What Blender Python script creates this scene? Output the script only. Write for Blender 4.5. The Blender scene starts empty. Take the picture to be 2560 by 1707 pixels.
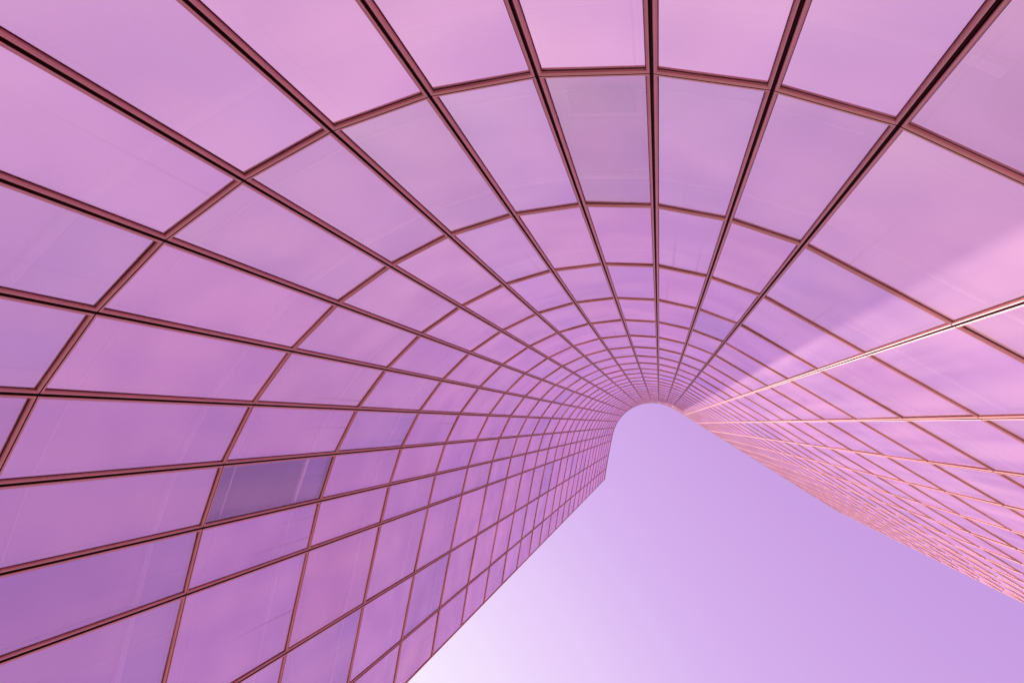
import bpy, math, random
import numpy as np
from mathutils import Matrix, Vector

random.seed(11)
C = bpy.context.scene.collection
S = bpy.context.scene

# ------------------------------------------------------------------ camera, sky, sun, exposure
UNIT = 3.6                      # storey height of the glazing grid in metres
EYE = 1.6
FOC, TILT_A, TILT_B = 1.68751, 0.12077083, 0.21330408   # focal length in thousands of px (2560 wide), tilts
ca, sa, cb, sb = math.cos(TILT_A), math.sin(TILT_A), math.cos(TILT_B), math.sin(TILT_B)
ROT = np.array([[1, 0, 0], [0, ca, -sa], [0, sa, ca]]) @ np.array([[cb, 0, sb], [0, 1, 0], [-sb, 0, cb]])
def flip(v): return Vector((v[0], -v[1], v[2]))
right, up, fwd = flip(ROT[0]), flip(ROT[1]), flip(ROT[2])
cam_d = bpy.data.cameras.new('camera')
cam = bpy.data.objects.new('camera', cam_d)
C.objects.link(cam)
M = Matrix.Identity(4)
for i in range(3):
    M[i][0], M[i][1], M[i][2] = right[i], up[i], -fwd[i]
M.translation = (0, 0, EYE)
cam.matrix_world = M
cam_d.sensor_width = 36
cam_d.lens = FOC * 1000 / 2560 * 36
cam_d.clip_start = 0.05
cam_d.clip_end = 5000
S.camera = cam

SUN_EL = math.radians(38)
az = math.radians(41.5)         # heading of the sunlight in plan (court drawing, y flipped below)
ray = Vector((math.cos(az) * math.cos(SUN_EL), -math.sin(az) * math.cos(SUN_EL), -math.sin(SUN_EL)))
to_sun = -ray
sun_d = bpy.data.lights.new('sun', 'SUN')
sun_d.energy = 5.0
sun_d.angle = math.radians(0.6)
sun_d.color = (1.0, 0.86, 0.82)
sun = bpy.data.objects.new('sun', sun_d)
C.objects.link(sun)
sun.rotation_euler = to_sun.to_track_quat('Z', 'Y').to_euler()
sun.location = (0, 0, 150)

W = bpy.data.worlds.new('World')
S.world = W
W.use_nodes = True
nt = W.node_tree
nt.nodes.clear()
wo = nt.nodes.new('ShaderNodeOutputWorld')
bg = nt.nodes.new('ShaderNodeBackground')
sky = nt.nodes.new('ShaderNodeTexSky')
sky.sky_type = 'NISHITA'
sky.sun_disc = False
sky.sun_elevation = SUN_EL
sky.sun_rotation = math.atan2(to_sun.x, to_sun.y)
sky.dust_density = 2.2
sky.air_density = 1.0
bw = nt.nodes.new('ShaderNodeRGBToBW')
mul = nt.nodes.new('ShaderNodeMath'); mul.operation = 'MULTIPLY'; mul.inputs[1].default_value = 0.1
ramp = nt.nodes.new('ShaderNodeValToRGB')
cr = ramp.color_ramp
cr.elements[0].position = 0.0; cr.elements[0].color = (0.45, 0.22, 0.66, 1)
cr.elements[1].position = 1.0; cr.elements[1].color = (1.0, 0.98, 1.0, 1)
for pos, col in ((0.10, (0.53, 0.295, 0.735, 1)), (0.13, (0.578, 0.335, 0.762, 1)), (0.155, (0.628, 0.387, 0.81, 1)),
                 (0.19, (0.685, 0.45, 0.865, 1)), (0.25, (0.785, 0.58, 0.94, 1)), (0.35, (0.875, 0.72, 0.985, 1)),
                 (0.47, (0.935, 0.815, 1.0, 1))):
    e = cr.elements.new(pos); e.color = col
scl = nt.nodes.new('ShaderNodeVectorMath'); scl.operation = 'SCALE'; scl.inputs['Scale'].default_value = 7.0
bg.inputs['Strength'].default_value = 0.1
nt.links.new(sky.outputs[0], bw.inputs[0])
nt.links.new(bw.outputs[0], mul.inputs[0])
nt.links.new(mul.outputs[0], ramp.inputs[0])
nt.links.new(ramp.outputs[0], scl.inputs[0])
nt.links.new(scl.outputs[0], bg.inputs[0])
nt.links.new(bg.outputs[0], wo.inputs[0])

S.view_settings.view_transform = 'Standard'
S.view_settings.look = 'None'
S.view_settings.exposure = 0.515
S.view_settings.gamma = 1.0
S.view_settings.use_curve_mapping = False
S.cycles.max_bounces = 8
S.cycles.glossy_bounces = 5
S.cycles.diffuse_bounces = 3
S.cycles.transparent_max_bounces = 12
S.cycles.sample_clamp_indirect = 6.0
S.cycles.use_denoising = True

# ------------------------------------------------------------------ materials
def material(name):
    m = bpy.data.materials.new(name)
    m.use_nodes = True
    t = m.node_tree
    b = t.nodes['Principled BSDF']
    return m, t, b

def N(t, kind, **kw):
    n = t.nodes.new(kind)
    for k, v in kw.items():
        setattr(n, k, v)
    return n

def frame_material():
    m, t, b = material('brown_anodised_metal')
    co = N(t, 'ShaderNodeTexCoord')
    no = N(t, 'ShaderNodeTexNoise'); no.inputs['Scale'].default_value = 2.3; no.inputs['Detail'].default_value = 5
    t.links.new(co.outputs['Object'], no.inputs['Vector'])
    r = N(t, 'ShaderNodeValToRGB')
    r.color_ramp.elements[0].position = 0.3; r.color_ramp.elements[0].color = (0.27, 0.058, 0.046, 1)
    r.color_ramp.elements[1].position = 0.75; r.color_ramp.elements[1].color = (0.36, 0.088, 0.072, 1)
    t.links.new(no.outputs['Fac'], r.inputs[0])
    t.links.new(r.outputs[0], b.inputs['Base Color'])
    b.inputs['Metallic'].default_value = 0.2
    b.inputs['Roughness'].default_value = 0.45
    # satin sheen of the anodised skin
    gl = N(t, 'ShaderNodeBsdfAnisotropic'); gl.inputs['Roughness'].default_value = 0.46
    gl.inputs['Anisotropy'].default_value = -0.42          # brushed: the highlight stretches up and down
    up_v = N(t, 'ShaderNodeCombineXYZ'); up_v.inputs['Z'].default_value = 1.0
    t.links.new(up_v.outputs[0], gl.inputs['Tangent'])
    gl.inputs['Color'].default_value = (1.0, 0.68, 0.66, 1)
    mx = N(t, 'ShaderNodeMixShader'); mx.inputs[0].default_value = 0.22
    t.links.new(b.outputs[0], mx.inputs[1]); t.links.new(gl.outputs[0], mx.inputs[2])
    t.links.new(mx.outputs[0], t.nodes['Material Output'].inputs['Surface'])
    return m

def simple(name, col, rough=0.6, metal=0.0, var=0.15, scale=1.5):
    m, t, b = material(name)
    co = N(t, 'ShaderNodeTexCoord')
    no = N(t, 'ShaderNodeTexNoise'); no.inputs['Scale'].default_value = scale; no.inputs['Detail'].default_value = 6
    t.links.new(co.outputs['Object'], no.inputs['Vector'])
    r = N(t, 'ShaderNodeValToRGB')
    r.color_ramp.elements[0].position = 0.3
    r.color_ramp.elements[0].color = tuple(c * (1 - var) for c in col) + (1,)
    r.color_ramp.elements[1].position = 0.7
    r.color_ramp.elements[1].color = tuple(min(1, c * (1 + var)) for c in col) + (1,)
    t.links.new(no.outputs['Fac'], r.inputs[0])
    t.links.new(r.outputs[0], b.inputs['Base Color'])
    b.inputs['Roughness'].default_value = rough
    if rough > 0.9: b.inputs['Specular IOR Level'].default_value = 0.1
    b.inputs['Metallic'].default_value = metal
    return m

def glass_material(name, far):
    """Coated reflective glazing: a tinted mirror coat over see-through glass, each pane a little different."""
    m = bpy.data.materials.new(name)
    m.use_nodes = True
    t = m.node_tree
    t.nodes.clear()
    out = N(t, 'ShaderNodeOutputMaterial')
    if far:
        rnd = N(t, 'ShaderNodeNewGeometry').outputs['Random Per Island']
    else:
        rnd = N(t, 'ShaderNodeObjectInfo').outputs['Random']
    ra = N(t, 'ShaderNodeValToRGB')
    cols = [(0.0, (0.98, 0.63, 0.82)), (0.22, (0.93, 0.65, 0.87)), (0.5, (0.97, 0.64, 0.84)), (0.78, (0.92, 0.655, 0.88)), (0.88, (0.85, 0.635, 0.905)), (1.0, (0.98, 0.64, 0.84))]
    ra.color_ramp.elements[0].position = 0; ra.color_ramp.elements[0].color = cols[0][1] + (1,)
    ra.color_ramp.elements[1].position = 1; ra.color_ramp.elements[1].color = cols[-1][1] + (1,)
    for p, c in cols[1:-1]:
        e = ra.color_ramp.elements.new(p); e.color = c + (1,)
    t.links.new(rnd, ra.inputs[0])
    tint_out, alpha_out = ra.outputs[0], None
    if not far:
        oi = N(t, 'ShaderNodeObjectInfo')
        tint_out, alpha_out = oi.outputs['Color'], oi.outputs['Alpha']
    gl = N(t, 'ShaderNodeBsdfGlossy'); gl.inputs['Roughness'].default_value = 0.09
    # faint clouds and bands of reflection painted into the coating tint
    cg = N(t, 'ShaderNodeNewGeometry')
    cn = N(t, 'ShaderNodeTexNoise'); cn.inputs['Scale'].default_value = 0.75; cn.inputs['Detail'].default_value = 1.5; cn.inputs['Roughness'].default_value = 0.5
    if far:
        t.links.new(cg.outputs['Position'], cn.inputs['Vector'])
    else:
        ad = N(t, 'ShaderNodeVectorMath', operation='ADD')
        sc3 = N(t, 'ShaderNodeVectorMath', operation='SCALE'); sc3.inputs['Scale'].default_value = 57.0
        cmb = N(t, 'ShaderNodeCombineXYZ')
        for k_ in range(3): t.links.new(rnd, cmb.inputs[k_])
        t.links.new(cmb.outputs[0], sc3.inputs[0])
        t.links.new(cg.outputs['Position'], ad.inputs[0]); t.links.new(sc3.outputs[0], ad.inputs[1])
        t.links.new(ad.outputs[0], cn.inputs['Vector'])
    cm = N(t, 'ShaderNodeValToRGB')
    cm.color_ramp.elements[0].position = 0.34; cm.color_ramp.elements[0].color = (0.885, 0.87, 0.945, 1)
    cm.color_ramp.elements[1].position = 0.66; cm.color_ramp.elements[1].color = (1.03, 1.03, 1.01, 1)
    t.links.new(cn.outputs['Fac'], cm.inputs[0])
    mt_ = N(t, 'ShaderNodeMix', data_type='RGBA', blend_type='MULTIPLY'); mt_.inputs['Factor'].default_value = 1.0
    t.links.new(tint_out, mt_.inputs['A']); t.links.new(cm.outputs[0], mt_.inputs['B'])
    t.links.new(mt_.outputs['Result'], gl.inputs['Color'])
    tr = N(t, 'ShaderNodeBsdfTransparent'); tr.inputs['Color'].default_value = (0.92, 0.80, 0.92, 1)
    fr = N(t, 'ShaderNodeFresnel'); fr.inputs['IOR'].default_value = 1.5
    ma = N(t, 'ShaderNodeMath', operation='MULTIPLY_ADD', use_clamp=True)
    ma.inputs[1].default_value = 0.5
    ma.inputs[2].default_value = 0.68
    t.links.new(fr.outputs[0], ma.inputs[0])
    if alpha_out: t.links.new(alpha_out, ma.inputs[2])
    mx0 = N(t, 'ShaderNodeMixShader')
    t.links.new(ma.outputs[0], mx0.inputs[0])
    t.links.new(tr.outputs[0], mx0.inputs[1])
    t.links.new(gl.outputs[0], mx0.inputs[2])
    dust_sun_haze = N(t, 'ShaderNodeBsdfDiffuse'); dust_sun_haze.inputs['Color'].default_value = (0.95, 0.66, 0.66, 1)  # dusty pink film that paints the sunlit haze into the glass
    mx = N(t, 'ShaderNodeMixShader')
    gco = N(t, 'ShaderNodeNewGeometry')
    cl = N(t, 'ShaderNodeTexNoise'); cl.inputs['Scale'].default_value = 0.55; cl.inputs['Detail'].default_value = 4; cl.inputs['Roughness'].default_value = 0.45
    mp = N(t, 'ShaderNodeMapping'); mp.inputs['Scale'].default_value = (3.2, 3.2, 0.28)  # stretched upright to paint streaks of reflected sun
    t.links.new(gco.outputs['Position'], mp.inputs['Vector'])
    t.links.new(mp.outputs[0], cl.inputs['Vector'])
    clr = N(t, 'ShaderNodeMapRange'); clr.inputs['From Min'].default_value = 0.38; clr.inputs['From Max'].default_value = 0.64
    clr.inputs['To Min'].default_value = 0.085; clr.inputs['To Max'].default_value = 0.155
    t.links.new(cl.outputs['Fac'], clr.inputs['Value'])
    t.links.new(clr.outputs[0], mx.inputs[0])
    t.links.new(mx0.outputs[0], mx.inputs[1])
    t.links.new(dust_sun_haze.outputs[0], mx.inputs[2])
    last = mx
    if not far:
        # rain streaks and specks of dirt on the near panes
        co = N(t, 'ShaderNodeTexCoord')
        sep = N(t, 'ShaderNodeSeparateXYZ')
        t.links.new(co.outputs['Object'], sep.inputs[0])
        rm = N(t, 'ShaderNodeMath', operation='MULTIPLY'); rm.inputs[1].default_value = 91.7
        t.links.new(rnd, rm.inputs[0])
        wob = N(t, 'ShaderNodeTexNoise'); wob.inputs['Scale'].default_value = 1.2
        t.links.new(co.outputs['Object'], wob.inputs['Vector'])
        xw = N(t, 'ShaderNodeMath', operation='MULTIPLY_ADD'); xw.inputs[1].default_value = 0.02
        t.links.new(wob.outputs['Fac'], xw.inputs[0]); t.links.new(sep.outputs['X'], xw.inputs[2])
        xs = N(t, 'ShaderNodeMath', operation='MULTIPLY_ADD'); xs.inputs[1].default_value = 6.5
        t.links.new(xw.outputs[0], xs.inputs[0]); t.links.new(rm.outputs[0], xs.inputs[2])
        n1 = N(t, 'ShaderNodeTexNoise', noise_dimensions='1D'); n1.inputs['Scale'].default_value = 1.0; n1.inputs['Detail'].default_value = 1.5
        t.links.new(xs.outputs[0], n1.inputs['W'])
        mr = N(t, 'ShaderNodeMapRange'); mr.inputs['From Min'].default_value = 0.69; mr.inputs['From Max'].default_value = 0.85
        t.links.new(n1.outputs['Fac'], mr.inputs['Value'])
        zf = N(t, 'ShaderNodeMapRange'); zf.inputs['From Min'].default_value = 1.2; zf.inputs['From Max'].default_value = 3.5
        t.links.new(sep.outputs['Z'], zf.inputs['Value'])
        st = N(t, 'ShaderNodeMath', operation='MULTIPLY')
        t.links.new(mr.outputs[0], st.inputs[0]); t.links.new(zf.outputs[0], st.inputs[1])
        st2 = N(t, 'ShaderNodeMath', operation='MULTIPLY'); st2.inputs[1].default_value = 0.3
        t.links.new(st.outputs[0], st2.inputs[0])
        vo = N(t, 'ShaderNodeTexVoronoi'); vo.inputs['Scale'].default_value = 3.0
        t.links.new(co.outputs['Object'], vo.inputs['Vector'])
        sp = N(t, 'ShaderNodeMath', operation='LESS_THAN'); sp.inputs[1].default_value = 0.012
        t.links.new(vo.outputs['Distance'], sp.inputs[0])
        sp2 = N(t, 'ShaderNodeMath', operation='MULTIPLY'); sp2.inputs[1].default_value = 0.5
        t.links.new(sp.outputs[0], sp2.inputs[0])
        mxm = N(t, 'ShaderNodeMath', operation='MAXIMUM')
        t.links.new(st2.outputs[0], mxm.inputs[0]); t.links.new(sp2.outputs[0], mxm.inputs[1])
        df = N(t, 'ShaderNodeBsdfDiffuse'); df.inputs['Color'].default_value = (0.30, 0.14, 0.22, 1)
        mx2 = N(t, 'ShaderNodeMixShader')
        t.links.new(mxm.outputs[0], mx2.inputs[0])
        t.links.new(mx.outputs[0], mx2.inputs[1])
        t.links.new(df.outputs[0], mx2.inputs[2])
        last = mx2
    t.links.new(last.outputs[0], out.inputs['Surface'])
    return m

MAT = dict(
    frame=frame_material(),
    gasket=simple('dark_maroon_rubber', (0.050, 0.010, 0.013), 0.95),
    glass=glass_material('coated_glass', False),
    glass_far=glass_material('coated_glass_of_upper_storeys', True),
    spacer=simple('pale_spacer_bar', (0.68, 0.48, 0.62), 0.4),
    blind=simple('lilac_inner_wall', (0.70, 0.43, 0.72), 0.8, var=0.1, scale=0.35),
    slab=simple('pale_slab_edge', (0.93, 0.82, 0.90), 0.7),
    spandrel=simple('lavender_spandrel', (0.30, 0.26, 0.62), 0.6),
    dark=simple('dark_violet_backing', (0.10, 0.06, 0.20), 0.6),
    plum=simple('plum_backing', (0.56, 0.33, 0.62), 0.8),
    clad=simple('mauve_cladding', (0.45, 0.30, 0.42), 0.6),
    roof=simple('grey_roofing', (0.25, 0.2, 0.25), 0.9),
    ground=simple('pale_stone_paving', (0.46, 0.36, 0.38), 0.8, var=0.12, scale=0.4),
)

# ------------------------------------------------------------------ plan of the facade (fitted in storey units)
PLAN = [(-2.1981, -2.2386), (-2.1213, -1.7836), (-2.0177, -1.2410), (-1.9058, -0.6939), (-1.8453, -0.4266), (-1.7618, -0.1690), (-1.6366, 0.0760), (-1.4703, 0.2940), (-1.2724, 0.4809), (-1.0450, 0.6283), (-0.7988, 0.7400), (-0.5369, 0.8056), (-0.2667, 0.8271), (0.0028, 0.8038), (0.2644, 0.7341), (0.5137, 0.6274), (0.9780, 0.3246), (1.4438, 0.0202), (1.9084, -0.2852), (2.3753, -0.5868), (2.8434, -0.8934), (3.3152, -1.2028), (3.7849, -1.5096), (4.2529, -1.8184), (4.7239, -2.1263), (5.1930, -2.4331), (5.6621, -2.7399), (6.1312, -3.0467), (6.5159, -3.2982)]
H0 = 1.515363                    # storeys between the eye and the first transom in view
pts = [Vector((x * UNIT, -y * UNIT)) for x, y in PLAN]
NJ = len(pts)
def zlev(k): return EYE + (H0 + k) * UNIT
TOP = 26
PARAPET = 0.22 * UNIT
LEVELS = [0.12, zlev(-1)] + [zlev(k) for k in range(0, TOP + 1)]    # horizontal joints, bottom to top

def new_obj(name, verts, faces, mats, parent=None, smooth=False, mat_idx=None):
    me = bpy.data.meshes.new(name)
    me.from_pydata([tuple(v) for v in verts], [], faces)
    for mt in (mats if isinstance(mats, (list, tuple)) else [mats]):
        me.materials.append(mt)
    if mat_idx is not None:
        me.polygons.foreach_set('material_index', mat_idx)
    if smooth:
        me.polygons.foreach_set('use_smooth', [True] * len(me.polygons))
    me.update()
    o = bpy.data.objects.new(name, me)
    C.objects.link(o)
    if parent is not None:
        o.parent = parent
    return o

# ------------------------------------------------------------------ ground
R = 2500
g = new_obj('ground', [(-R, -R, 0), (R, -R, 0), (R, R, 0), (-R, R, 0)], [(0, 1, 2, 3)], MAT['ground'])
g['kind'] = 'structure'

# ------------------------------------------------------------------ the building
tower = bpy.data.objects.new('glass_tower', None)
C.objects.link(tower)
tower['label'] = 'tall curved glass tower with pink and lilac panes in a brown metal grid'
tower['category'] = 'building'

GX, GZ = 0.0145, 0.008           # half width of the joint between panels: upright, level
PROFILE = [(0.0, 0.075), (0.0, 0.005), (0.002, 0.0025), (0.009, 0.0), (0.018, 0.003), (0.0195, 0.006), (0.022, 0.006),
           (0.024, 0.005), (0.030, 0.010), (0.034, 0.029), (0.038, 0.029), (0.040, 0.050)]
FRAME_MAT = [1, 0, 0, 0, 0, 0, 0, 0, 0, 1, 1]   # rubber in the joint and round the glass (painting the bead's reflection), metal between
GLASS_D = 0.033

def frame_geo(w, h):
    """Mitred frame of one panel: the profile swept round the rectangle. Local x across, y into the wall, z up."""
    v, f = [], []
    for s, d in PROFILE:
        x0, x1, z0, z1 = GX + s, w - GX - s, GZ + s, h - GZ - s
        v += [(x0, d, z0), (x1, d, z0), (x1, d, z1), (x0, d, z1)]
    for i in range(len(PROFILE) - 1):
        for k in range(4):
            a, b = i * 4 + k, i * 4 + (k + 1) % 4
            f.append((a, b, b + 4, a + 4))
    return v, f, [FRAME_MAT[i] for i in range(len(PROFILE) - 1) for k in range(4)]

def pane_geo(w, h, bow=0.014, nx=5, nz=5):
    """One pane, very slightly bowed, with the spacer bar of the double glazing behind its edge."""
    s = PROFILE[-1][0] - 0.004
    x0, x1, z0, z1 = GX + s, w - GX - s, GZ + s, h - GZ - s
    v, f, mi = [], [], []
    for j in range(nz + 1):
        for i in range(nx + 1):
            u, q = i / nx, j / nz
            v.append((x0 + u * (x1 - x0), GLASS_D + bow * (16 * u * (1 - u) * q * (1 - q)), z0 + q * (z1 - z0)))
    for j in range(nz):
        for i in range(nx):
            a = j * (nx + 1) + i
            f.append((a, a + 1, a + nx + 2, a + nx + 1)); mi.append(0)
    return v, f, mi

def spacer_geo(w, h, ins=0.055, wd=0.009, d=0.05):  # double-glazing spacer; its pale line also paints the lit frame's reflection
    v = []
    for s in (ins, ins + wd):
        x0, x1, z0, z1 = GX + s, w - GX - s, GZ + s, h - GZ - s
        v += [(x0, d, z0), (x1, d, z0), (x1, d, z1), (x0, d, z1)]
    return v, [(k, (k + 1) % 4, 4 + (k + 1) % 4, 4 + k) for k in range(4)]

def project(p):
    q = Vector(p) - Vector((0, 0, EYE))
    d = q.dot(fwd)
    if d < 0.1: return None
    return 1280 + FOC * 1000 * q.dot(right) / d, 853.5 - FOC * 1000 * q.dot(up) / d

def poly_area_in_frame(corners):
    """Pixels of a panel inside the picture, by Sutherland-Hodgman clipping."""
    ps = [project(c) for c in corners]
    if any(p is None for p in ps): return 0
    for axis, lim, sgn in ((0, 0, 1), (0, 2560, -1), (1, 0, 1), (1, 1707, -1)):
        out = []
        for a, b in zip(ps, ps[1:] + ps[:1]):
            ia, ib = sgn * (a[axis] - lim) >= 0, sgn * (b[axis] - lim) >= 0
            if ia: out.append(a)
            if ia != ib:
                tt = (lim - a[axis]) / (b[axis] - a[axis])
                out.append((a[0] + tt * (b[0] - a[0]), a[1] + tt * (b[1] - a[1])))
        ps = out
        if not ps: return 0
    return abs(sum(a[0] * b[1] - b[0] * a[1] for a, b in zip(ps, ps[1:] + ps[:1]))) / 2

# column c stands between plan points c and c+1; local x runs from c+1 to c so that local y points into the wall
cols = []
for c in range(NJ - 1):
    o, e = pts[c + 1], pts[c]
    d = (e - o); w = d.length; ang = math.atan2(d.y, d.x)
    cols.append((o, w, ang))

panels = []
for c, (o, w, ang) in enumerate(cols):
    for r in range(len(LEVELS) - 1):
        z0, z1 = LEVELS[r], LEVELS[r + 1]
        cs = [(o.x, o.y, z0), (pts[c].x, pts[c].y, z0), (pts[c].x, pts[c].y, z1), (o.x, o.y, z1)]
        panels.append((poly_area_in_frame(cs), c, r))
panels.sort(reverse=True)
near = {(c, r) for a, c, r in panels[:300] if a > 0}

DARK = (13 - 9, 3)               # the violet pane low on the left wing: column between plan points -9 and -8, row 1..2
# the coating of each near pane as the photograph shows it: rose brightened to paint in reflected sky, pink, lavender (colour, share of mirror coat)
ROSE, PINK, LILAC, GREY = (0.98, 0.60, 0.86, 0.80), (0.975, 0.635, 0.84, 0.70), (0.925, 0.65, 0.875, 0.68), (0.935, 0.64, 0.855, 0.66)
KNOWN = {}
for r_, row in {1: {-5: LILAC, -4: LILAC, -3: ROSE, -2: ROSE, -1: ROSE, 0: ROSE, 1: GREY, 2: PINK},
                2: {-7: PINK, -6: PINK, -5: GREY, -4: GREY, -3: GREY, -2: LILAC, -1: GREY, 0: LILAC, 1: GREY, 2: PINK},
                3: {-5: PINK, -4: PINK, -3: LILAC, -2: PINK, -1: PINK, 0: LILAC, 1: PINK, 2: LILAC, -10: LILAC, -11: LILAC},
                4: {-4: PINK, -3: LILAC, -2: GREY, -1: LILAC, 0: PINK, 1: LILAC, 2: LILAC, 3: PINK},
                5: {2: LILAC, 3: LILAC, 4: PINK}}.items():
    for j_, q_ in row.items():
        KNOWN[(j_ + 13, r_)] = q_
KNOWN[(12, 2)] = GREY[:3] + (0.54,)
KNOWN[(15, 1)] = (0.99, 0.61, 0.90, 0.60)
KNOWN[(14, 1)] = (0.96, 0.60, 0.88, 0.74)
KNOWN[(8, 1)] = KNOWN[(9, 1)] = (0.955, 0.60, 0.885, 0.72)
def coating(c, r):
    if (c, r) == DARK: return (0.74, 0.58, 0.90, 0.30)
    q = KNOWN.get((c, r)) or random.choices([PINK, LILAC, GREY, (0.955, 0.65, 0.855, 0.68), (0.86, 0.64, 0.905, 0.58), (0.99, 0.66, 0.84, 0.66)], [3, 2, 3, 3, 1.3, 1.5])[0]
    k = random.uniform(0.96, 1.0)
    return (q[0] * k, q[1] * k * random.uniform(0.97, 1.03), q[2] * k, q[3])
fmesh, pmesh, smesh = {}, {}, {}
far_fv, far_ff, far_fm, far_pv, far_pf = [], [], [], [], []
order = [(c, r) for a, c, r in panels]
for c, r in order:
    o, w, ang = cols[c]
    z0, h = LEVELS[r], LEVELS[r + 1] - LEVELS[r]
    lean = max(-0.002, min(0.002, random.gauss(0, 0.0010)))          # panels are never set perfectly true
    twist = max(-0.007, min(0.007, random.gauss(0, 0.0035)))
    mat = Matrix.Translation((o.x, o.y, z0)) @ Matrix.Rotation(ang, 4, 'Z')
    key = (c, round(h, 3))
    if (c, r) in near:
        if key not in fmesh:
            v, f, mi = frame_geo(w, h)
            ob = new_obj('glass_panel', v, f, [MAT['frame'], MAT['gasket']], tower, mat_idx=mi)
            fmesh[key] = ob.data
            v, f, mi = pane_geo(w, h, random.uniform(0.012, 0.020))
            po = new_obj('pane', v, f, MAT['glass'], ob, smooth=True)
            pmesh[key] = po.data
            v, f = spacer_geo(w, h)
            so = new_obj('spacer_bar', v, f, MAT['spacer'], ob)
            smesh[key] = so.data
        else:
            ob = bpy.data.objects.new('glass_panel', fmesh[key]); C.objects.link(ob); ob.parent = tower
            po = bpy.data.objects.new('pane', pmesh[key]); C.objects.link(po); po.parent = ob
            so = bpy.data.objects.new('spacer_bar', smesh[key]); C.objects.link(so); so.parent = ob
        ob.matrix_world = mat
        po.color = coating(c, r)
        po.rotation_euler = (lean, 0, twist)
        po.location = (0, 0.003 + lean * h / 2 - twist * w / 2, 0)
        if (c, r) == DARK:
            po['label'] = 'dark blue-violet pane'
    else:
        v, f, mi = frame_geo(w, h); far_fm += mi
        b = len(far_fv); far_fv += [mat @ Vector(q) for q in v]; far_ff += [tuple(b + i for i in q) for q in f]
        v, f, mi = pane_geo(w, h, nx=2, nz=2)
        rot = Matrix.Rotation(twist, 4, 'Z') @ Matrix.Rotation(lean, 4, 'X')
        b = len(far_pv); far_pv += [mat @ (rot @ Vector(q) + Vector((0, 0.003 + lean * h / 2 - twist * w / 2, 0))) for q in v]; far_pf += [tuple(b + i for i in q) for q in f]
ff = new_obj('glass_panel_field', far_fv, far_ff, [MAT['frame'], MAT['gasket']], tower, mat_idx=far_fm); ff['kind'] = 'stuff'
pf = new_obj('pane_field', far_pv, far_pf, MAT['glass_far'], tower, smooth=True); pf['kind'] = 'stuff'

# outward offsets of the plan line, for everything behind the glass
def outward(c):
    ang = cols[c][2]
    return Vector((-math.sin(ang), math.cos(ang)))
def offset_line(d):
    res = []
    for j in range(NJ):
        if j == 0: n = outward(0); k = 1
        elif j == NJ - 1: n = outward(NJ - 2); k = 1
        else:
            n = (outward(j - 1) + outward(j)).normalized(); k = n.dot(outward(j))
        res.append(pts[j] + n * (d / k))
    return res

def strip(name, d, z0, z1, mt, thick=None):
    """A level band following the facade at depth d behind its face."""
    a = offset_line(d)
    v = [(p.x, p.y, z0) for p in a] + [(p.x, p.y, z1) for p in a]
    n = len(a)
    f = [(i, i + 1, n + i + 1, n + i) for i in range(n - 1)]
    if thick:
        b = offset_line(d + thick)
        v += [(p.x, p.y, z0) for p in b] + [(p.x, p.y, z1) for p in b]
        for i in range(n - 1):
            f += [(i, i + 1, 2 * n + i + 1, 2 * n + i), (n + i, n + i + 1, 3 * n + i + 1, 3 * n + i), (2 * n + i, 2 * n + i + 1, 3 * n + i + 1, 3 * n + i)]
        for i in (0, n - 1):
            f.append((i, n + i, 3 * n + i, 2 * n + i))
    return new_obj(name, v, f, mt, tower)

# dark recessed mullion in every upright joint
for j in range(NJ):
    p = pts[j]
    ang = cols[min(j, NJ - 2)][2] if j in (0, NJ - 1) else (math.atan2(*(reversed((outward(j - 1) + outward(j))[:]))) - math.pi / 2)
    t = Vector((math.cos(ang), math.sin(ang))); n = Vector((-t.y, t.x))
    v = []
    zt = LEVELS[-1] + PARAPET * 0.5
    prof = [(-0.06, 0.16), (-0.06, 0.052), (-0.006, 0.052), (-0.004, 0.030), (0.004, 0.030), (0.006, 0.052), (0.06, 0.052), (0.06, 0.16)]
    for z in (0.0, zt):
        for x, d in prof:
            q = p + t * x + n * d
            v.append((q.x, q.y, z))
    m = len(prof)
    f = [(i, (i + 1) % m, m + (i + 1) % m, m + i) for i in range(m)] + [tuple(range(m)), tuple(range(m, 2 * m))]
    new_obj('mullion', v, f, MAT['gasket'], tower)

# transom gaskets, slab edges and spandrels behind the glass
for r in range(len(LEVELS)):
    z = LEVELS[r]
    strip('transom', 0.050, z - 0.03, z + 0.03, MAT['gasket'], 0.08)
    if r and r < len(LEVELS):
        h = LEVELS[r] - LEVELS[r - 1]
        strip('floor_slab', 0.085, z - 0.27 * h, z - 0.24 * h, MAT['slab'], 0.05)
        strip('blind_rail', 0.12, z - 0.86 * h, z - 0.853 * h, MAT['slab'], 0.02)
        strip('spandrel', 0.115, z - 0.238 * h, z - 0.032, MAT['spandrel'], 0.02)
strip('inner_wall', 0.15, 0.0, LEVELS[-1], MAT['blind'])

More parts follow.
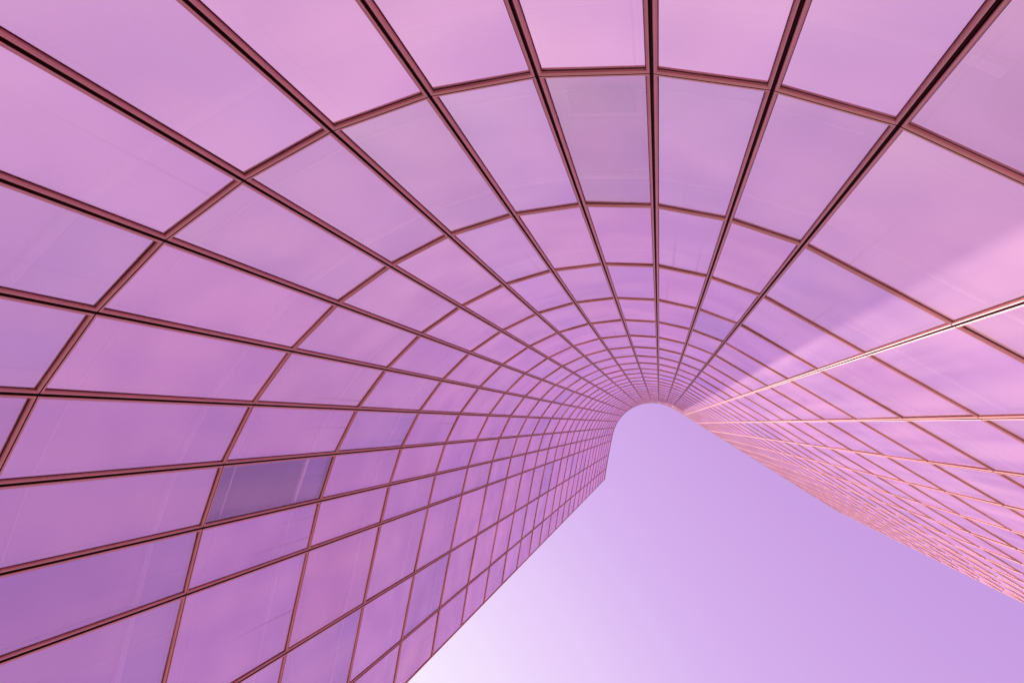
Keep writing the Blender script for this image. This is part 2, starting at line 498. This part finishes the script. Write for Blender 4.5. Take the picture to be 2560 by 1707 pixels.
# violet sheet, rounded corners: the unlit opening behind one pane painted dark
c, r = DARK
o, w, ang = cols[c]
h = LEVELS[r + 1] - LEVELS[r]
rv = []
m_, rad = 0.07, 0.18
for cx, cz, a0 in ((w - m_ - rad, m_ + rad, -90), (w - m_ - rad, h - m_ - rad, 0), (m_ + rad, h - m_ - rad, 90), (m_ + rad, m_ + rad, 180)):
    for k in range(7):
        a = math.radians(a0 + 15 * k)
        rv.append((cx + rad * math.cos(a), 0.138, cz + rad * math.sin(a)))
n_ = len(rv)
rv += [(x, 0.146, z) for x, y, z in rv]
bl = new_obj('unlit_backing', rv, [tuple(range(n_)), tuple(range(n_, 2 * n_))] + [(i, (i + 1) % n_, n_ + (i + 1) % n_, n_ + i) for i in range(n_)], MAT['dark'], tower)
bl.matrix_world = Matrix.Translation((o.x, o.y, LEVELS[r])) @ Matrix.Rotation(ang, 4, 'Z')

# rounded dark and plum plates behind two other panes
def plate_behind(name, c, r, x0, x1, q0, q1, d, rad, mt):
    o, w, ang = cols[c]
    h = LEVELS[r + 1] - LEVELS[r]
    v = []
    for cx, cz, a0 in ((w * x1 - rad, h * q0 + rad, -90), (w * x1 - rad, h * q1 - rad, 0), (w * x0 + rad, h * q1 - rad, 90), (w * x0 + rad, h * q0 + rad, 180)):
        for k in range(4):
            a = math.radians(a0 + 30 * k)
            v.append((cx + rad * math.cos(a), d, cz + rad * math.sin(a)))
    n = len(v)
    v += [(x, d + 0.02, z) for x, y, z in v]
    ob = new_obj(name, v, [tuple(range(n)), tuple(range(n, 2 * n))] + [(i, (i + 1) % n, n + (i + 1) % n, n + i) for i in range(n)], mt, tower)
    ob.matrix_world = Matrix.Translation((o.x, o.y, LEVELS[r])) @ Matrix.Rotation(ang, 4, 'Z')
plate_behind('dark_plate', 12, 2, 0.16, 0.80, 0.12, 0.24, 0.07, 0.03, MAT['dark'])
plate_behind('plum_plate', 12, 2, 0.10, 0.88, 0.31, 0.70, 0.125, 0.06, MAT['plum'])
plate_behind('dark_round_plate', 15, 1, 0.50, 0.84, 0.60, 0.90, 0.07, 0.30, MAT['dark'])

# parapet, coping, roof, back and end walls
strip('parapet', 0.004, LEVELS[-1] + 0.008, LEVELS[-1] + PARAPET, MAT['frame'], 0.35)
strip('coping', -0.02, LEVELS[-1] + PARAPET + 0.002, LEVELS[-1] + PARAPET + 0.07, MAT['frame'], 0.42)
strip('facade_core', 0.152, 0.0, LEVELS[-1] + 0.004, MAT['clad'], 0.25)
BACK, DROP = 7.0, LEVELS[-1] - 8.0
strip('back_wall', BACK, 0.0, DROP, MAT['clad'], 0.3)
a, b = offset_line(0.41), offset_line(BACK - 0.002)
n = len(a)
new_obj('roof', [(p.x, p.y, DROP - 0.02) for p in a] + [(p.x, p.y, DROP - 0.02) for p in b],
        [(i, i + 1, n + i + 1, n + i) for i in range(n - 1)], MAT['roof'], tower)
for j in (0, n - 1):
    p, q = offset_line(0.405)[j], offset_line(BACK - 0.004)[j]
    new_obj('end_wall', [(p.x, p.y, 0), (q.x, q.y, 0), (q.x, q.y, DROP - 0.03), (p.x, p.y, DROP - 0.03)], [(0, 1, 2, 3)], MAT['clad'], tower)
